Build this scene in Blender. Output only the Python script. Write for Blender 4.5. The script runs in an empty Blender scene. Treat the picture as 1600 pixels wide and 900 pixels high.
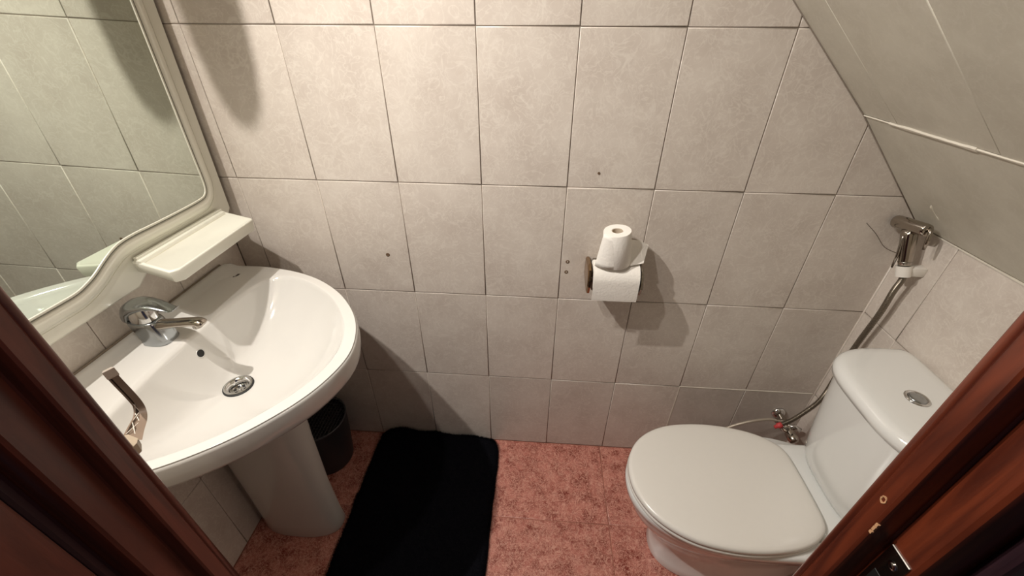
import bpy, bmesh, math, random
from math import sin, cos, pi, sqrt, atan2
from mathutils import Vector, Matrix, noise

random.seed(7)
S = 1.2                      # all lengths below are in units of 1.2 m
SC = bpy.context.scene
COL = SC.collection

# ------------------------------------------------------------------ camera
cam_d = bpy.data.cameras.new('camera')
cam = bpy.data.objects.new('camera', cam_d)
COL.objects.link(cam)
cam_d.sensor_width = 36.0
cam_d.lens = 36.0 * 634.0 / 1600.0
cam_d.clip_start = 0.01
R_ = Vector((0.99747596, 0.07086741, 0.00441807))
U_ = Vector((-0.04281915, 0.55072167, 0.83358992))
F_ = Vector((-0.05664124, 0.83167508, -0.55236611))
M = Matrix((R_, U_, -F_)).transposed().to_4x4()
M.translation = Vector((0.7358, -0.922, 1.2783)) * S
cam.matrix_world = M
SC.camera = cam

# ------------------------------------------------------------------ world, exposure
w = bpy.data.worlds.new('world')
SC.world = w
w.use_nodes = True
w.node_tree.nodes['Background'].inputs[0].default_value = (0.42, 0.42, 0.62, 1)
w.node_tree.nodes['Background'].inputs[1].default_value = 0.035
vs = SC.view_settings
vs.view_transform = 'Standard'
vs.look = 'None'
vs.exposure = 1.0
vs.gamma = 1.0
vs.use_curve_mapping = False

# lamp positions (bulbs in the fixture above the mirror and the ceiling lamp)
MAIN_LAMP = (0.005, -0.56, 1.84)
MAIN_W = 42.0       # spotlight, aimed down and into the room
SECOND_LAMP = (0.30, -0.67, 1.72)
SECOND_W = 13.0
LAMP_COL = (1.0, 0.935, 0.865)
HALL_FILL_W = 4.5


# ------------------------------------------------------------------ materials
def srgb(r, g, b):
    def f(c):
        c /= 255.0
        return c / 12.92 if c <= 0.04045 else ((c + 0.055) / 1.055) ** 2.4
    return (f(r), f(g), f(b), 1.0)


def new_mat(name):
    m = bpy.data.materials.new(name)
    m.use_nodes = True
    nt = m.node_tree
    b = nt.nodes['Principled BSDF']
    return m, nt, b


def simple(name, col, rough=0.5, metal=0.0, coat=0.0, bump=0.0, scale=60.0, spec=0.5, var=0.0):
    m, nt, b = new_mat(name)
    b.inputs['Roughness'].default_value = rough
    b.inputs['Metallic'].default_value = metal
    b.inputs['Coat Weight'].default_value = coat
    b.inputs['Specular IOR Level'].default_value = spec
    tc = nt.nodes.new('ShaderNodeTexCoord')
    n = nt.nodes.new('ShaderNodeTexNoise')
    n.inputs['Scale'].default_value = scale
    n.inputs['Detail'].default_value = 4
    nt.links.new(tc.outputs['Object'], n.inputs['Vector'])
    mx = nt.nodes.new('ShaderNodeMixRGB')
    mx.inputs[1].default_value = col
    mx.inputs[2].default_value = (col[0] * (1 - var), col[1] * (1 - var), col[2] * (1 - var), 1)
    nt.links.new(n.outputs['Fac'], mx.inputs[0])
    nt.links.new(mx.outputs[0], b.inputs['Base Color'])
    if bump:
        bp = nt.nodes.new('ShaderNodeBump')
        bp.inputs['Strength'].default_value = bump
        bp.inputs['Distance'].default_value = 0.002
        nt.links.new(n.outputs['Fac'], bp.inputs['Height'])
        nt.links.new(bp.outputs[0], b.inputs['Normal'])
    return m


def veined_tile(name, base, dark, vein, scale=9.0, vein_amt=0.6, rough=0.32, cloud=0.9, patch=None, vw=0.035, bump=0.15):
    """glazed ceramic: cloudy ground crossed by fine thread-like light veins"""
    m, nt, b = new_mat(name)
    N, L = nt.nodes.new, nt.links.new
    tc = N('ShaderNodeTexCoord')
    oi = N('ShaderNodeObjectInfo')
    off = N('ShaderNodeVectorMath'); off.operation = 'MULTIPLY_ADD'
    comb = N('ShaderNodeCombineXYZ')
    for i in range(3):
        L(oi.outputs['Random'], comb.inputs[i])
    L(comb.outputs[0], off.inputs[0])
    off.inputs[1].default_value = (37, 53, 71)
    L(tc.outputs['Object'], off.inputs[2])
    n1 = N('ShaderNodeTexNoise'); n1.inputs['Scale'].default_value = scale; n1.inputs['Detail'].default_value = 7
    n1.inputs['Roughness'].default_value = 0.62
    L(off.outputs[0], n1.inputs['Vector'])
    r1 = N('ShaderNodeValToRGB')
    r1.color_ramp.elements[0].position = 0.5 - 0.22 * cloud; r1.color_ramp.elements[0].color = dark
    r1.color_ramp.elements[1].position = 0.5 + 0.18 * cloud; r1.color_ramp.elements[1].color = base
    L(n1.outputs['Fac'], r1.inputs[0])
    col = r1.outputs[0]
    # veins: distance to iso-lines of a warped noise
    for k, (sc, wdt, amt) in enumerate(((scale * 2.1, vw * 0.9, vein_amt), (scale * 3.8, vw * 1.3, vein_amt * 0.7))):
        wn = N('ShaderNodeTexNoise'); wn.inputs['Scale'].default_value = sc; wn.inputs['Detail'].default_value = 2.5
        wn.inputs['Distortion'].default_value = 1.6
        sh = N('ShaderNodeVectorMath'); sh.operation = 'ADD'
        sh.inputs[1].default_value = (11.3 * (k + 1), 5.1, 3.7)
        L(off.outputs[0], sh.inputs[0]); L(sh.outputs[0], wn.inputs['Vector'])
        a = N('ShaderNodeMath'); a.operation = 'SUBTRACT'; a.inputs[1].default_value = 0.5
        L(wn.outputs['Fac'], a.inputs[0])
        ab = N('ShaderNodeMath'); ab.operation = 'ABSOLUTE'; L(a.outputs[0], ab.inputs[0])
        mr = N('ShaderNodeMapRange'); mr.inputs['From Min'].default_value = 0.0
        mr.inputs['From Max'].default_value = wdt
        mr.inputs['To Min'].default_value = amt; mr.inputs['To Max'].default_value = 0.0
        L(ab.outputs[0], mr.inputs['Value'])
        mx = N('ShaderNodeMixRGB'); mx.inputs[2].default_value = vein
        L(mr.outputs[0], mx.inputs[0]); L(col, mx.inputs[1])
        col = mx.outputs[0]
    # slight per-tile tone
    hs = N('ShaderNodeHueSaturation')
    mr2 = N('ShaderNodeMapRange'); mr2.inputs['To Min'].default_value = 0.965; mr2.inputs['To Max'].default_value = 1.035
    L(oi.outputs['Random'], mr2.inputs['Value']); L(mr2.outputs[0], hs.inputs['Value'])
    L(col, hs.inputs['Color'])
    L(hs.outputs[0], b.inputs['Base Color'])
    b.inputs['Roughness'].default_value = rough
    b.inputs['Specular IOR Level'].default_value = 0.4
    bp = N('ShaderNodeBump'); bp.inputs['Strength'].default_value = bump; bp.inputs['Distance'].default_value = 0.002
    n3 = N('ShaderNodeTexNoise'); n3.inputs['Scale'].default_value = 7.0; n3.inputs['Detail'].default_value = 3
    L(off.outputs[0], n3.inputs['Vector'])
    L(n3.outputs['Fac'], bp.inputs['Height']); L(bp.outputs[0], b.inputs['Normal'])
    return m


def wood(name, c1, c2, axis='z', rough=0.3, coat=0.4):
    m, nt, b = new_mat(name)
    N, L = nt.nodes.new, nt.links.new
    tc = N('ShaderNodeTexCoord')
    mp = N('ShaderNodeMapping')
    sc = {'z': (26, 26, 1.6), 'x': (1.6, 26, 26), 'y': (26, 1.6, 26)}[axis]
    mp.inputs['Scale'].default_value = sc
    L(tc.outputs['Object'], mp.inputs['Vector'])
    n = N('ShaderNodeTexNoise'); n.inputs['Scale'].default_value = 2.2; n.inputs['Detail'].default_value = 6
    n.inputs['Distortion'].default_value = 1.4
    L(mp.outputs[0], n.inputs['Vector'])
    r = N('ShaderNodeValToRGB')
    r.color_ramp.elements[0].position = 0.33; r.color_ramp.elements[0].color = c1
    r.color_ramp.elements[1].position = 0.68; r.color_ramp.elements[1].color = c2
    L(n.outputs['Fac'], r.inputs[0]); L(r.outputs[0], b.inputs['Base Color'])
    bp = N('ShaderNodeBump'); bp.inputs['Strength'].default_value = 0.25; bp.inputs['Distance'].default_value = 0.0015
    L(n.outputs['Fac'], bp.inputs['Height']); L(bp.outputs[0], b.inputs['Normal'])
    b.inputs['Roughness'].default_value = rough
    b.inputs['Coat Weight'].default_value = coat
    b.inputs['Coat Roughness'].default_value = 0.25
    return m


m_tile = veined_tile('wall_tile', srgb(212, 203, 193), srgb(196, 185, 175), srgb(222, 215, 205), vein_amt=0.5)
m_tile_warm = veined_tile('slope_tile', srgb(206, 202, 188), srgb(192, 187, 173), srgb(214, 210, 198), vein_amt=0.28)
m_tile_grey = veined_tile('grey_tile', srgb(200, 191, 182), srgb(178, 169, 160), srgb(210, 204, 196), vein_amt=0.3, scale=5)
m_floor = veined_tile('floor_tile', srgb(186, 116, 103), srgb(128, 54, 44), srgb(218, 166, 148), scale=24, vein_amt=0.85,
                      rough=0.3, cloud=0.55, vw=0.05)
m_grout = simple('grout', srgb(150, 138, 126), 0.9, var=0.35, bump=0.4, scale=90)
m_grout_light = simple('light_grout', srgb(226, 220, 206), 0.8, var=0.12, bump=0.5, scale=120)
m_grout_floor = simple('floor_grout', srgb(176, 118, 100), 0.9, var=0.2)
m_plaster = simple('plaster', srgb(205, 198, 184), 0.9, var=0.1, bump=0.3, scale=20)
m_hall = simple('hall_plaster', srgb(120, 116, 122), 0.9, var=0.1)
m_hall_floor = simple('hall_floor', srgb(96, 84, 76), 0.6, var=0.2)
m_porc = simple('white_porcelain', srgb(212, 210, 205), 0.10, coat=0.5, var=0.01)
m_porc_cool = simple('toilet_porcelain', srgb(232, 233, 230), 0.11, coat=0.5, var=0.01)
m_seat = simple('seat_plastic', srgb(228, 225, 218), 0.22, coat=0.2, var=0.02)
m_plastic = simple('cream_plastic', srgb(226, 225, 212), 0.28, coat=0.15, var=0.02)
m_chrome = simple('chrome', srgb(215, 215, 214), 0.09, metal=1.0, var=0.03, scale=15)
m_chrome_grey = simple('grey_chrome', srgb(176, 168, 158), 0.12, metal=1.0, var=0.05)
m_chrome_dull = simple('limescaled_chrome', srgb(172, 176, 178), 0.17, metal=1.0, var=0.12, scale=40, bump=0.05)
m_chrome_dark = simple('worn_chrome', srgb(170, 164, 156), 0.2, metal=1.0, var=0.2, scale=50)
m_bronze = simple('tarnished_plate', srgb(176, 146, 112), 0.22, metal=1.0, var=0.3, scale=30)
m_black = simple('black_hole', srgb(14, 12, 11), 0.6)
m_rubber = simple('black_seal', srgb(30, 30, 30), 0.5)
m_paper = simple('tissue_paper', srgb(244, 240, 233), 0.95, var=0.04, bump=0.5, scale=160)
m_card = simple('cardboard_core', srgb(205, 190, 170), 0.95, var=0.1)
m_red = simple('red_washer', srgb(196, 70, 72), 0.5)
m_hook = simple('taupe_plastic', srgb(130, 112, 96), 0.42, var=0.2, scale=70, bump=0.2)
m_hook_tip = simple('taupe_plastic_tip', srgb(206, 196, 182), 0.4, var=0.1)
m_rug = simple('black_pile', srgb(11, 11, 17), 0.95, spec=0.1, var=0.3, scale=40)
m_bin = simple('dark_grey_plastic', srgb(44, 43, 46), 0.42, var=0.1)
m_wood = wood('mahogany', srgb(66, 27, 17), srgb(104, 46, 26))
m_wood_dark = wood('dark_mahogany', srgb(74, 36, 27), srgb(104, 52, 38), rough=0.35)
m_wood_shaded = wood('shaded_mahogany', srgb(34, 20, 26), srgb(52, 30, 36), rough=0.4)  # same mahogany, with hall-side shade and bluish reflection put into its colour
m_wood_raw = simple('chipped_wood', srgb(196, 150, 110), 0.9, var=0.4, scale=200)
m_silicone = simple('silicone', srgb(220, 214, 198), 0.5, var=0.1)
m_crack = simple('crack', srgb(104, 90, 78), 0.9)
m_spot = simple('filled_drill_hole', srgb(120, 96, 74), 0.9, var=0.4, scale=300)

m_mirror, _nt, _b = new_mat('mirror_glass')
_b.inputs['Base Color'].default_value = (0.65, 0.715, 0.645, 1)
_b.inputs['Metallic'].default_value = 1.0
_b.inputs['Roughness'].default_value = 0.015

m_glow, _nt, _b = new_mat('lit_bulb')
_b.inputs['Base Color'].default_value = (1, 0.9, 0.78, 1)
_b.inputs['Emission Color'].default_value = (1, 0.86, 0.68, 1)
_b.inputs['Emission Strength'].default_value = 4.0


# ------------------------------------------------------------------ helpers
def world_loc(o):
    v = Vector(o.location)
    while o.parent:
        o = o.parent
        v += Vector(o.location)
    return v


def obj(name, bm, mat, parent=None, smooth=False, kind=None, label=None, auto=None, loc=None):
    """link a bmesh (in world units / S) as one mesh object"""
    bmesh.ops.recalc_face_normals(bm, faces=bm.faces)
    off = world_loc(parent) if parent else Vector((0, 0, 0))
    if loc is not None:
        off = off * 0 + Vector(loc) * S if not parent else off + Vector(loc) * S
    for v in bm.verts:
        v.co = v.co * S - off
    me = bpy.data.meshes.new(name)
    bm.to_mesh(me)
    bm.free()
    me.materials.append(mat)
    if smooth:
        for p in me.polygons:
            p.use_smooth = True
        if auto is not None:
            try:
                me.set_sharp_from_angle(angle=math.radians(auto))
            except Exception:
                pass
    o = bpy.data.objects.new(name, me)
    COL.objects.link(o)
    if parent:
        o.parent = parent
        if loc is not None:
            o.location = Vector(loc) * S
    elif loc is not None:
        o.location = Vector(loc) * S
    if kind:
        o['kind'] = kind
    if label:
        o['label'] = label
    return o


def thing(name, label, cat, loc, group=None):
    o = bpy.data.objects.new(name, None)
    o.empty_display_size = 0.05
    COL.objects.link(o)
    o.location = Vector(loc) * S
    o['label'] = label
    o['category'] = cat
    if group:
        o['group'] = group
    return o


def tag(o, label, cat, group=None):
    o['label'] = label
    o['category'] = cat
    if group:
        o['group'] = group
    return o


def box(bm, lo, hi, bevel=0.0, seg=2):
    r = bmesh.ops.create_cube(bm, size=1.0)
    vs_ = r['verts']
    for v in vs_:
        v.co = Vector([lo[i] + (v.co[i] + 0.5) * (hi[i] - lo[i]) for i in range(3)])
    if bevel:
        es = list({e for v in vs_ for e in v.link_edges})
        bmesh.ops.bevel(bm, geom=es, offset=bevel, segments=seg, affect='EDGES', profile=0.5)
    return bm


def nb():
    return bmesh.new()


def loft(bm, rings, cap0=True, cap1=True, close=True):
    vr = [[bm.verts.new(p) for p in r] for r in rings]
    n = len(vr[0])
    for a, b in zip(vr[:-1], vr[1:]):
        for i in range(n if close else n - 1):
            j = (i + 1) % n
            try:
                bm.faces.new((a[i], a[j], b[j], b[i]))
            except ValueError:
                pass
    if cap0:
        bm.faces.new(list(reversed(vr[0])))
    if cap1:
        bm.faces.new(vr[-1])
    return vr


def frame_axes(d):
    d = Vector(d).normalized()
    a = Vector((0, 0, 1)) if abs(d.z) < 0.9 else Vector((1, 0, 0))
    u = d.cross(a).normalized()
    return d, u, d.cross(u).normalized()


def lathe(bm, origin, axis, prof, n=28, cap0=True, cap1=True):
    """prof: list of (distance along axis, radius)"""
    d, u, v = frame_axes(axis)
    o = Vector(origin)
    rings = [[o + d * h + (u * cos(2 * pi * i / n) + v * sin(2 * pi * i / n)) * max(r, 1e-5) for i in range(n)] for h, r in prof]
    return loft(bm, rings, cap0, cap1)


def tube(bm, pts, rad, n=10, cap=True):
    """swept tube; rad a number or list"""
    pts = [Vector(p) for p in pts]
    m = len(pts)
    rs = rad if isinstance(rad, (list, tuple)) else [rad] * m
    t0 = (pts[1] - pts[0]).normalized()
    _, u, v = frame_axes(t0)
    rings = []
    for i, p in enumerate(pts):
        t = (pts[min(i + 1, m - 1)] - pts[max(i - 1, 0)]).normalized()
        u = (u - t * u.dot(t)).normalized()
        v = t.cross(u)
        rings.append([p + (u * cos(2 * pi * k / n) + v * sin(2 * pi * k / n)) * rs[i] for k in range(n)])
    return loft(bm, rings, cap, cap)


def spline(pts, n, closed=False):
    """Catmull-Rom through pts, n samples per span"""
    P = [Vector(p) for p in pts]
    m = len(P)
    out = []
    spans = m if closed else m - 1
    for i in range(spans):
        if closed:
            p0, p1, p2, p3 = P[(i - 1) % m], P[i], P[(i + 1) % m], P[(i + 2) % m]
        else:
            p1, p2 = P[i], P[i + 1]
            p0 = P[i - 1] if i > 0 else p1 * 2 - p2
            p3 = P[i + 2] if i + 2 < m else p2 * 2 - p1
        for k in range(n):
            t = k / n
            out.append(0.5 * ((2 * p1) + (p2 - p0) * t + (2 * p0 - 5 * p1 + 4 * p2 - p3) * t * t + (3 * p1 - p0 - 3 * p2 + p3) * t ** 3))
    if not closed:
        out.append(P[-1].copy())
    return out


def interp(x, xs, ys):
    if x <= xs[0]:
        return ys[0]
    for a, b, c, d in zip(xs[:-1], xs[1:], ys[:-1], ys[1:]):
        if x <= b:
            return c + (d - c) * (x - a) / (b - a)
    return ys[-1]


def sstep(a, b, x):
    t = min(1, max(0, (x - a) / (b - a)))
    return t * t * (3 - 2 * t)


# polygon helpers for tiles ---------------------------------------------------
def clip(poly, nx, ny, c):
    """keep nx*x+ny*y <= c"""
    out = []
    n = len(poly)
    for i in range(n):
        a, b = poly[i], poly[(i + 1) % n]
        da, db = nx * a[0] + ny * a[1] - c, nx * b[0] + ny * b[1] - c
        if da <= 0:
            out.append(a)
        if da * db < 0:
            t = da / (da - db)
            out.append((a[0] + (b[0] - a[0]) * t, a[1] + (b[1] - a[1]) * t))
    return out


def area(poly):
    return 0.5 * sum(poly[i][0] * poly[(i + 1) % len(poly)][1] - poly[(i + 1) % len(poly)][0] * poly[i][1] for i in range(len(poly)))


def inset(poly, d):
    """inward offset of a convex ccw polygon"""
    out = list(poly)
    n = len(poly)
    for i in range(n):
        a, b = poly[i], poly[(i + 1) % n]
        ex, ey = b[0] - a[0], b[1] - a[1]
        l = sqrt(ex * ex + ey * ey)
        if l < 1e-7:
            continue
        nx, ny = ey / l, -ex / l
        out = clip(out, nx, ny, nx * a[0] + ny * a[1] - d)
        if len(out) < 3:
            return []
    # drop near-duplicates
    res = []
    for p in out:
        if not res or abs(p[0] - res[-1][0]) + abs(p[1] - res[-1][1]) > 1e-5:
            res.append(p)
    if len(res) > 1 and abs(res[0][0] - res[-1][0]) + abs(res[0][1] - res[-1][1]) < 1e-5:
        res.pop()
    return res


def tile_piece(parent, poly, to3, gap, mat, height=0.0022, tilt=0.0006, name='tile'):
    """one glazed tile: sides, a small pillowed bevel and a face"""
    if area(poly) < 0:
        poly = poly[::-1]
    p0 = inset(poly, gap / 2)
    if len(p0) < 3 or abs(area(p0)) < 2e-5:
        return None
    cx = sum(p[0] for p in p0) / len(p0)
    cy = sum(p[1] for p in p0) / len(p0)
    dz = random.uniform(-0.0003, 0.0003)
    tx, ty = random.uniform(-tilt, tilt) * 5, random.uniform(-tilt, tilt) * 5

    def shrink(poly, d):
        q = []
        for x, y in poly:
            l = sqrt((x - cx) ** 2 + (y - cy) ** 2)
            k = max(0.0, 1 - 1.3 * d / max(l, 1e-6))
            q.append((cx + (x - cx) * k, cy + (y - cy) * k))
        return q
    bm = nb()
    rings = []
    for d, h in ((0, -0.003), (0, height * 0.45), (0.0007, height * 0.8), (0.0019, height)):
        rings.append([to3(x, y, (h if h < 0 else h + dz + (x - cx) * tx + (y - cy) * ty)) for x, y in shrink(p0, d)])
    loft(bm, rings, cap0=False)
    o = obj(name, bm, mat, parent, smooth=True)
    o.data.polygons[-1].use_smooth = False
    return o


def slab_poly(poly, to3, thick):
    bm = nb()
    loft(bm, [[to3(x, y, -thick) for x, y in poly], [to3(x, y, 0) for x, y in poly]])
    return bm


def strip(bm, a, b, wdt, up, hgt, wob=0.0, n=14):
    """thin raised bead from a to b lying on a surface with normal up"""
    a, b, up = Vector(a), Vector(b), Vector(up).normalized()
    d = (b - a)
    s = d.cross(up).normalized()
    rings = []
    for i in range(n + 1):
        p = a + d * i / n
        ww = wdt * (1 + wob * random.uniform(-1, 1))
        rings.append([p - s * ww / 2 - up * 0.001, p - s * ww * 0.3 + up * hgt, p + s * ww * 0.3 + up * hgt, p + s * ww / 2 - up * 0.001])
    loft(bm, rings)


# ------------------------------------------------------------------ room measures
XL, XR = -0.07, 1.605          # left and right wall faces
YF = -0.721                    # inside face of the doorway wall
K0, K1, K2 = (1.605, 0.89), (1.382, 1.12), None
CEIL = 1.95
UPS = 1.309 - 1.12, 1.175 - 1.382
K2 = (1.382 + (CEIL - 1.12) * UPS[1] / UPS[0], CEIL)
ROWS = [0.0, 0.323, 0.638, 0.953, 1.2675, 1.582, 1.897, CEIL]
n_lo = Vector((-(K0[1] - K1[1]), 0, (K0[0] - K1[0]))).normalized()      # points up/out of the room
n_up = Vector((-(K1[1] - K2[1]), 0, (K1[0] - K2[0]))).normalized()
if n_lo.z < 0: n_lo = -n_lo
if n_up.z < 0: n_up = -n_up


def room_clip(poly):
    for n, k in ((n_lo, K0), (n_up, K1)):
        poly = clip(poly, n.x, n.z, n.x * k[0] + n.z * k[1] + 0.0014)
        if len(poly) < 3:
            return []
    return poly


GAP = 0.0017
# back wall ----------------------------------------------------------------
prof = [(XL, 0), (XR, 0), K0, K1, K2, (XL, CEIL)]
to_back = lambda x, y, h: Vector((x, 0.0022 - h, y))
wall_back = obj('wall_back', slab_poly(prof, lambda x, y, h: Vector((x, 0.0022 - h, y)), 0.08), m_grout, kind='structure')
cols = [XL] + [0.2 * i for i in range(8)] + [XR]
for r in range(len(ROWS) - 1):
    for c in range(len(cols) - 1):
        poly = room_clip([(cols[c], ROWS[r]), (cols[c + 1], ROWS[r]), (cols[c + 1], ROWS[r + 1]), (cols[c], ROWS[r + 1])])
        if len(poly) < 3:
            continue
        grey = r == 0 and cols[c] > 1.15
        if cols[c + 1] - cols[c] < 0.02:
            continue
        tile_piece(wall_back, poly, to_back, GAP, m_tile_grey if grey else m_tile)
bm = nb()
strip(bm, (1.2, 0.0, 0.004), (1.2, 0.0, 0.322), 0.005, (0, -1, 0), 0.0004, 0.3)
strip(bm, (1.2, 0.0, 0.323), (1.6, 0.0, 0.323), 0.0042, (0, -1, 0), 0.0004, 0.3)
obj('grout_joint', bm, m_grout_light, wall_back, label='pale filled joint around the replaced grey tiles')
# crack by the bidet sprayer, drill holes, chips
bm = nb()
cr = [(1.494, -0.0006, 0.889), (1.528, -0.0006, 0.862), (1.563, -0.0006, 0.829), (1.602, -0.0006, 0.813)]
tube(bm, spline(cr, 5), 0.0006, 5)
obj('crack', bm, m_crack, wall_back, label='curved hairline crack in the tile beside the sprayer')
for i, (x, z, r) in enumerate(((0.817, 0.755, 0.0052), (0.816, 0.724, 0.0052), (0.342, 0.755, 0.0055), (0.869, 0.988, 0.003))):
    bm = nb()
    lathe(bm, (x, 0.001, z), (0, -1, 0), [(0, r), (0.0016, r), (0.0021, r * 0.7), (0.0012, r * 0.3)], 12)
    obj('filled_hole', bm, m_spot, wall_back, smooth=True)

# left wall -----------------------------------------------------------------
to_left = lambda y, z, h: Vector((XL - 0.0022 + h, y, z))
wall_left = obj('wall_left', slab_poly([(YF - 0.1, 0), (0.08, 0), (0.08, CEIL), (YF - 0.1, CEIL)], to_left, 0.08), m_grout, kind='structure')
lcols = [YF, -0.6, -0.4, -0.2, 0.0]
for r in range(len(ROWS) - 1):
    for c in range(len(lcols) - 1):
        tile_piece(wall_left, [(lcols[c], ROWS[r]), (lcols[c + 1], ROWS[r]), (lcols[c + 1], ROWS[r + 1]), (lcols[c], ROWS[r + 1])],
                   to_left, GAP, m_tile, tilt=0.0)
# right wall ----------------------------------------------------------------
to_right = lambda y, z, h: Vector((XR + 0.0022 - h, y, z))
wall_right = obj('wall_right', slab_poly([(YF - 0.1, 0), (0.08, 0), (0.08, 0.89), (YF - 0.1, 0.89)], to_right, 0.08), m_grout, kind='structure')
rcols = [YF, -0.715, -0.515, -0.315, -0.115, 0.0]
for r in range(3):
    z1 = min(ROWS[r + 1], 0.889)
    for c in range(len(rcols) - 1):
        tile_piece(wall_right, [(rcols[c], ROWS[r]), (rcols[c + 1], ROWS[r]), (rcols[c + 1], z1), (rcols[c], z1)], to_right, GAP, m_tile)

# sloping ceiling ---------------------------------------------------------------
def slope(name, ka, kb, nrm, mat, ycols, rows, extra=0.0):
    d = Vector((kb[0] - ka[0], 0, kb[1] - ka[1]))
    L = d.length
    d.normalize()
    o = Vector((ka[0], 0, ka[1]))
    to = lambda y, s, h: o + d * s + Vector((0, y, 0)) + nrm * (0.0022 - h)
    st = obj(name, slab_poly([(YF - 0.1, 0), (0.08, 0), (0.08, L), (YF - 0.1, L)], to, 0.06), m_grout, kind='structure')
    # flip: slab must be behind the surface
    for r in range(len(rows) - 1):
        for c in range(len(ycols) - 1):
            a, b = rows[r], min(rows[r + 1], L)
            if b - a < 0.01:
                continue
            tile_piece(st, [(ycols[c], a), (ycols[c + 1], a), (ycols[c + 1], b), (ycols[c], b)], to, 0.0011, mat)
    return st, L


ceil_lo, L1 = slope('ceiling_slope', K0, K1, n_lo, m_tile_warm, [YF, -0.5, 0.0], [0, 1])
ceil_up, L2 = slope('ceiling_slope', K1, K2, n_up, m_tile_warm, [YF, -0.697, -0.497, -0.297, -0.095, 0.0], [0, 0.315, 0.63, 0.945, 1.26])
bm = nb()
k1 = Vector((K1[0], 0, K1[1])) - n_up * 0.0008
strip(bm, k1 + Vector((0, -0.002, 0)), k1 + Vector((0, -0.075, 0)), 0.003, -n_up, 0.0008, 0.3)
strip(bm, k1 + Vector((0, -0.075, 0)), k1 + Vector((0, -0.26, 0)), 0.0065, -n_up, 0.002, 0.35)
strip(bm, k1 + Vector((0, -0.26, 0)), k1 + Vector((0, -0.715, 0)), 0.0045, -n_up, 0.0012, 0.3)
obj('grout_joint', bm, m_grout_light, ceil_lo, label='thick cream filler bead along the bend of the slope')
bm = nb()
strip(bm, (XR - 0.003, -0.05, 0.8885), (XR - 0.003, -0.715, 0.8885), 0.004, (-1, 0, 0), 0.0012, 0.4)
obj('grout_joint', bm, m_grout_light, wall_right, label='cream joint where the wall meets the slope')
bm = nb()
sp_l = []
for x, y in ((1.530, -0.086), (1.536, -0.083), (1.546, -0.084), (1.556, -0.088), (1.562, -0.087)):
    sp_l.append(Vector((x, y, K0[1] + (K0[0] - x) * (K1[1] - K0[1]) / (K0[0] - K1[0]) + 0.0005)))
tube(bm, spline(sp_l, 4), [0.0012, 0.0016, 0.0024, 0.0030, 0.0032, 0.0026, 0.0018, 0.0012, 0.0010, 0.0009, 0.0012, 0.0016, 0.0018, 0.0016, 0.0014, 0.0012, 0.0006], 8)
obj('filler_smear', bm, m_silicone, ceil_lo, smooth=True, label='dried white filler drip above the sprayer')

bm = nb(); tube(bm, [(XR - 0.0005, -0.0005, 0.0), (XR - 0.0005, -0.0005, 0.45), (XR - 0.0005, -0.0005, 0.889)], 0.0028, 8)
obj('corner_grout', bm, m_tile, wall_right, smooth=True)
bm = nb()
ka_, kb_, kc_ = [Vector((k[0] - 0.0003, -0.0002, k[1] - 0.0003)) for k in (K0, K1, K2)]
tube(bm, [ka_, ka_.lerp(kb_, 0.5), kb_, kb_.lerp(kc_, 0.5), kc_], 0.0014, 8)
obj('corner_grout', bm, m_grout, wall_back, smooth=True)

# flat ceiling over the rest
bm = nb(); box(bm, (XL - 0.08, YF - 0.1, CEIL), (K2[0] + 0.03, 0.08, CEIL + 0.06))
ceiling = obj('ceiling', bm, m_plaster, kind='structure')

# floor ------------------------------------------------------------------------
bm = nb(); box(bm, (XL - 0.08, YF - 0.1, -0.06), (XR + 0.08, 0.08, -0.0022))
floor = obj('floor', bm, m_grout_floor, kind='structure')
to_floor = lambda x, y, h: Vector((x, y, h - 0.0022))
fx = [XL, 0.19, 0.59, 0.99, 1.39, XR]
fy = [YF - 0.04, -0.673, -0.273, 0.0]
for a, b in zip(fx[:-1], fx[1:]):
    for c, d in zip(fy[:-1], fy[1:]):
        tile_piece(floor, [(a, c), (b, c), (b, d), (a, d)], to_floor, 0.0022, m_floor, height=0.0022, tilt=0.0001)

# doorway wall (front) with its wooden frame --------------------------------------
JL, JR = 0.376, 1.011        # inner faces of the stops
YS, YR = -0.740, -0.767      # stop shoulder, outer edge of the rebate
DH = 1.72
wf = nb()
box(wf, (XL - 0.08, YR + 0.004, 0), (JL - 0.058, YF - 0.0005, CEIL))
box(wf, (JR + 0.058, YR + 0.004, 0), (XR + 0.08, YF - 0.0005, CEIL))
box(wf, (JL - 0.058, YR + 0.004, DH + 0.05), (JR + 0.058, YF - 0.0005, CEIL))
wall_front = obj('wall_front', wf, m_plaster, kind='structure')

frame = thing('door_frame', 'varnished dark mahogany door frame framing the view on both sides', 'door frame', ((JL + JR) / 2, -0.745, 0))


def jamb(xs, sgn):
    """sgn -1: frame lies towards -x of xs; +1: towards +x. L-shaped section with eased edges"""
    e = 0.003
    pts = [(0, YF), (0, YF)]
    sec = [(0.004, YF + 0.001), (0.0, YF - 0.004), (0.0, YS + e), (0.0012, YS + 0.0008), (e, YS), (0.018, YS), (0.020, YS - 0.001),
           (0.020, YR + 0.004), (0.0215, YR + 0.0012), (0.0245, YR), (0.060, YR), (0.060, YF + 0.001)]
    bm_ = nb()
    rings = []
    for z in (0, DH * 0.25, DH * 0.5, DH * 0.75, DH):
        rings.append([Vector((xs + sgn * a, y, z)) for a, y in sec])
    loft(bm_, rings)
    return bm_


jm_l = obj('jamb', jamb(JL, -1), m_wood_dark, frame, smooth=True, auto=25)
jm_r = obj('jamb', jamb(JR, 1), m_wood, frame, smooth=True, auto=25)
bm = nb(); box(bm, (JL - 0.06, YR, DH), (JR + 0.06, YF + 0.001, DH + 0.05), 0.002)
obj('head', bm, m_wood_dark, frame)
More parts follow.
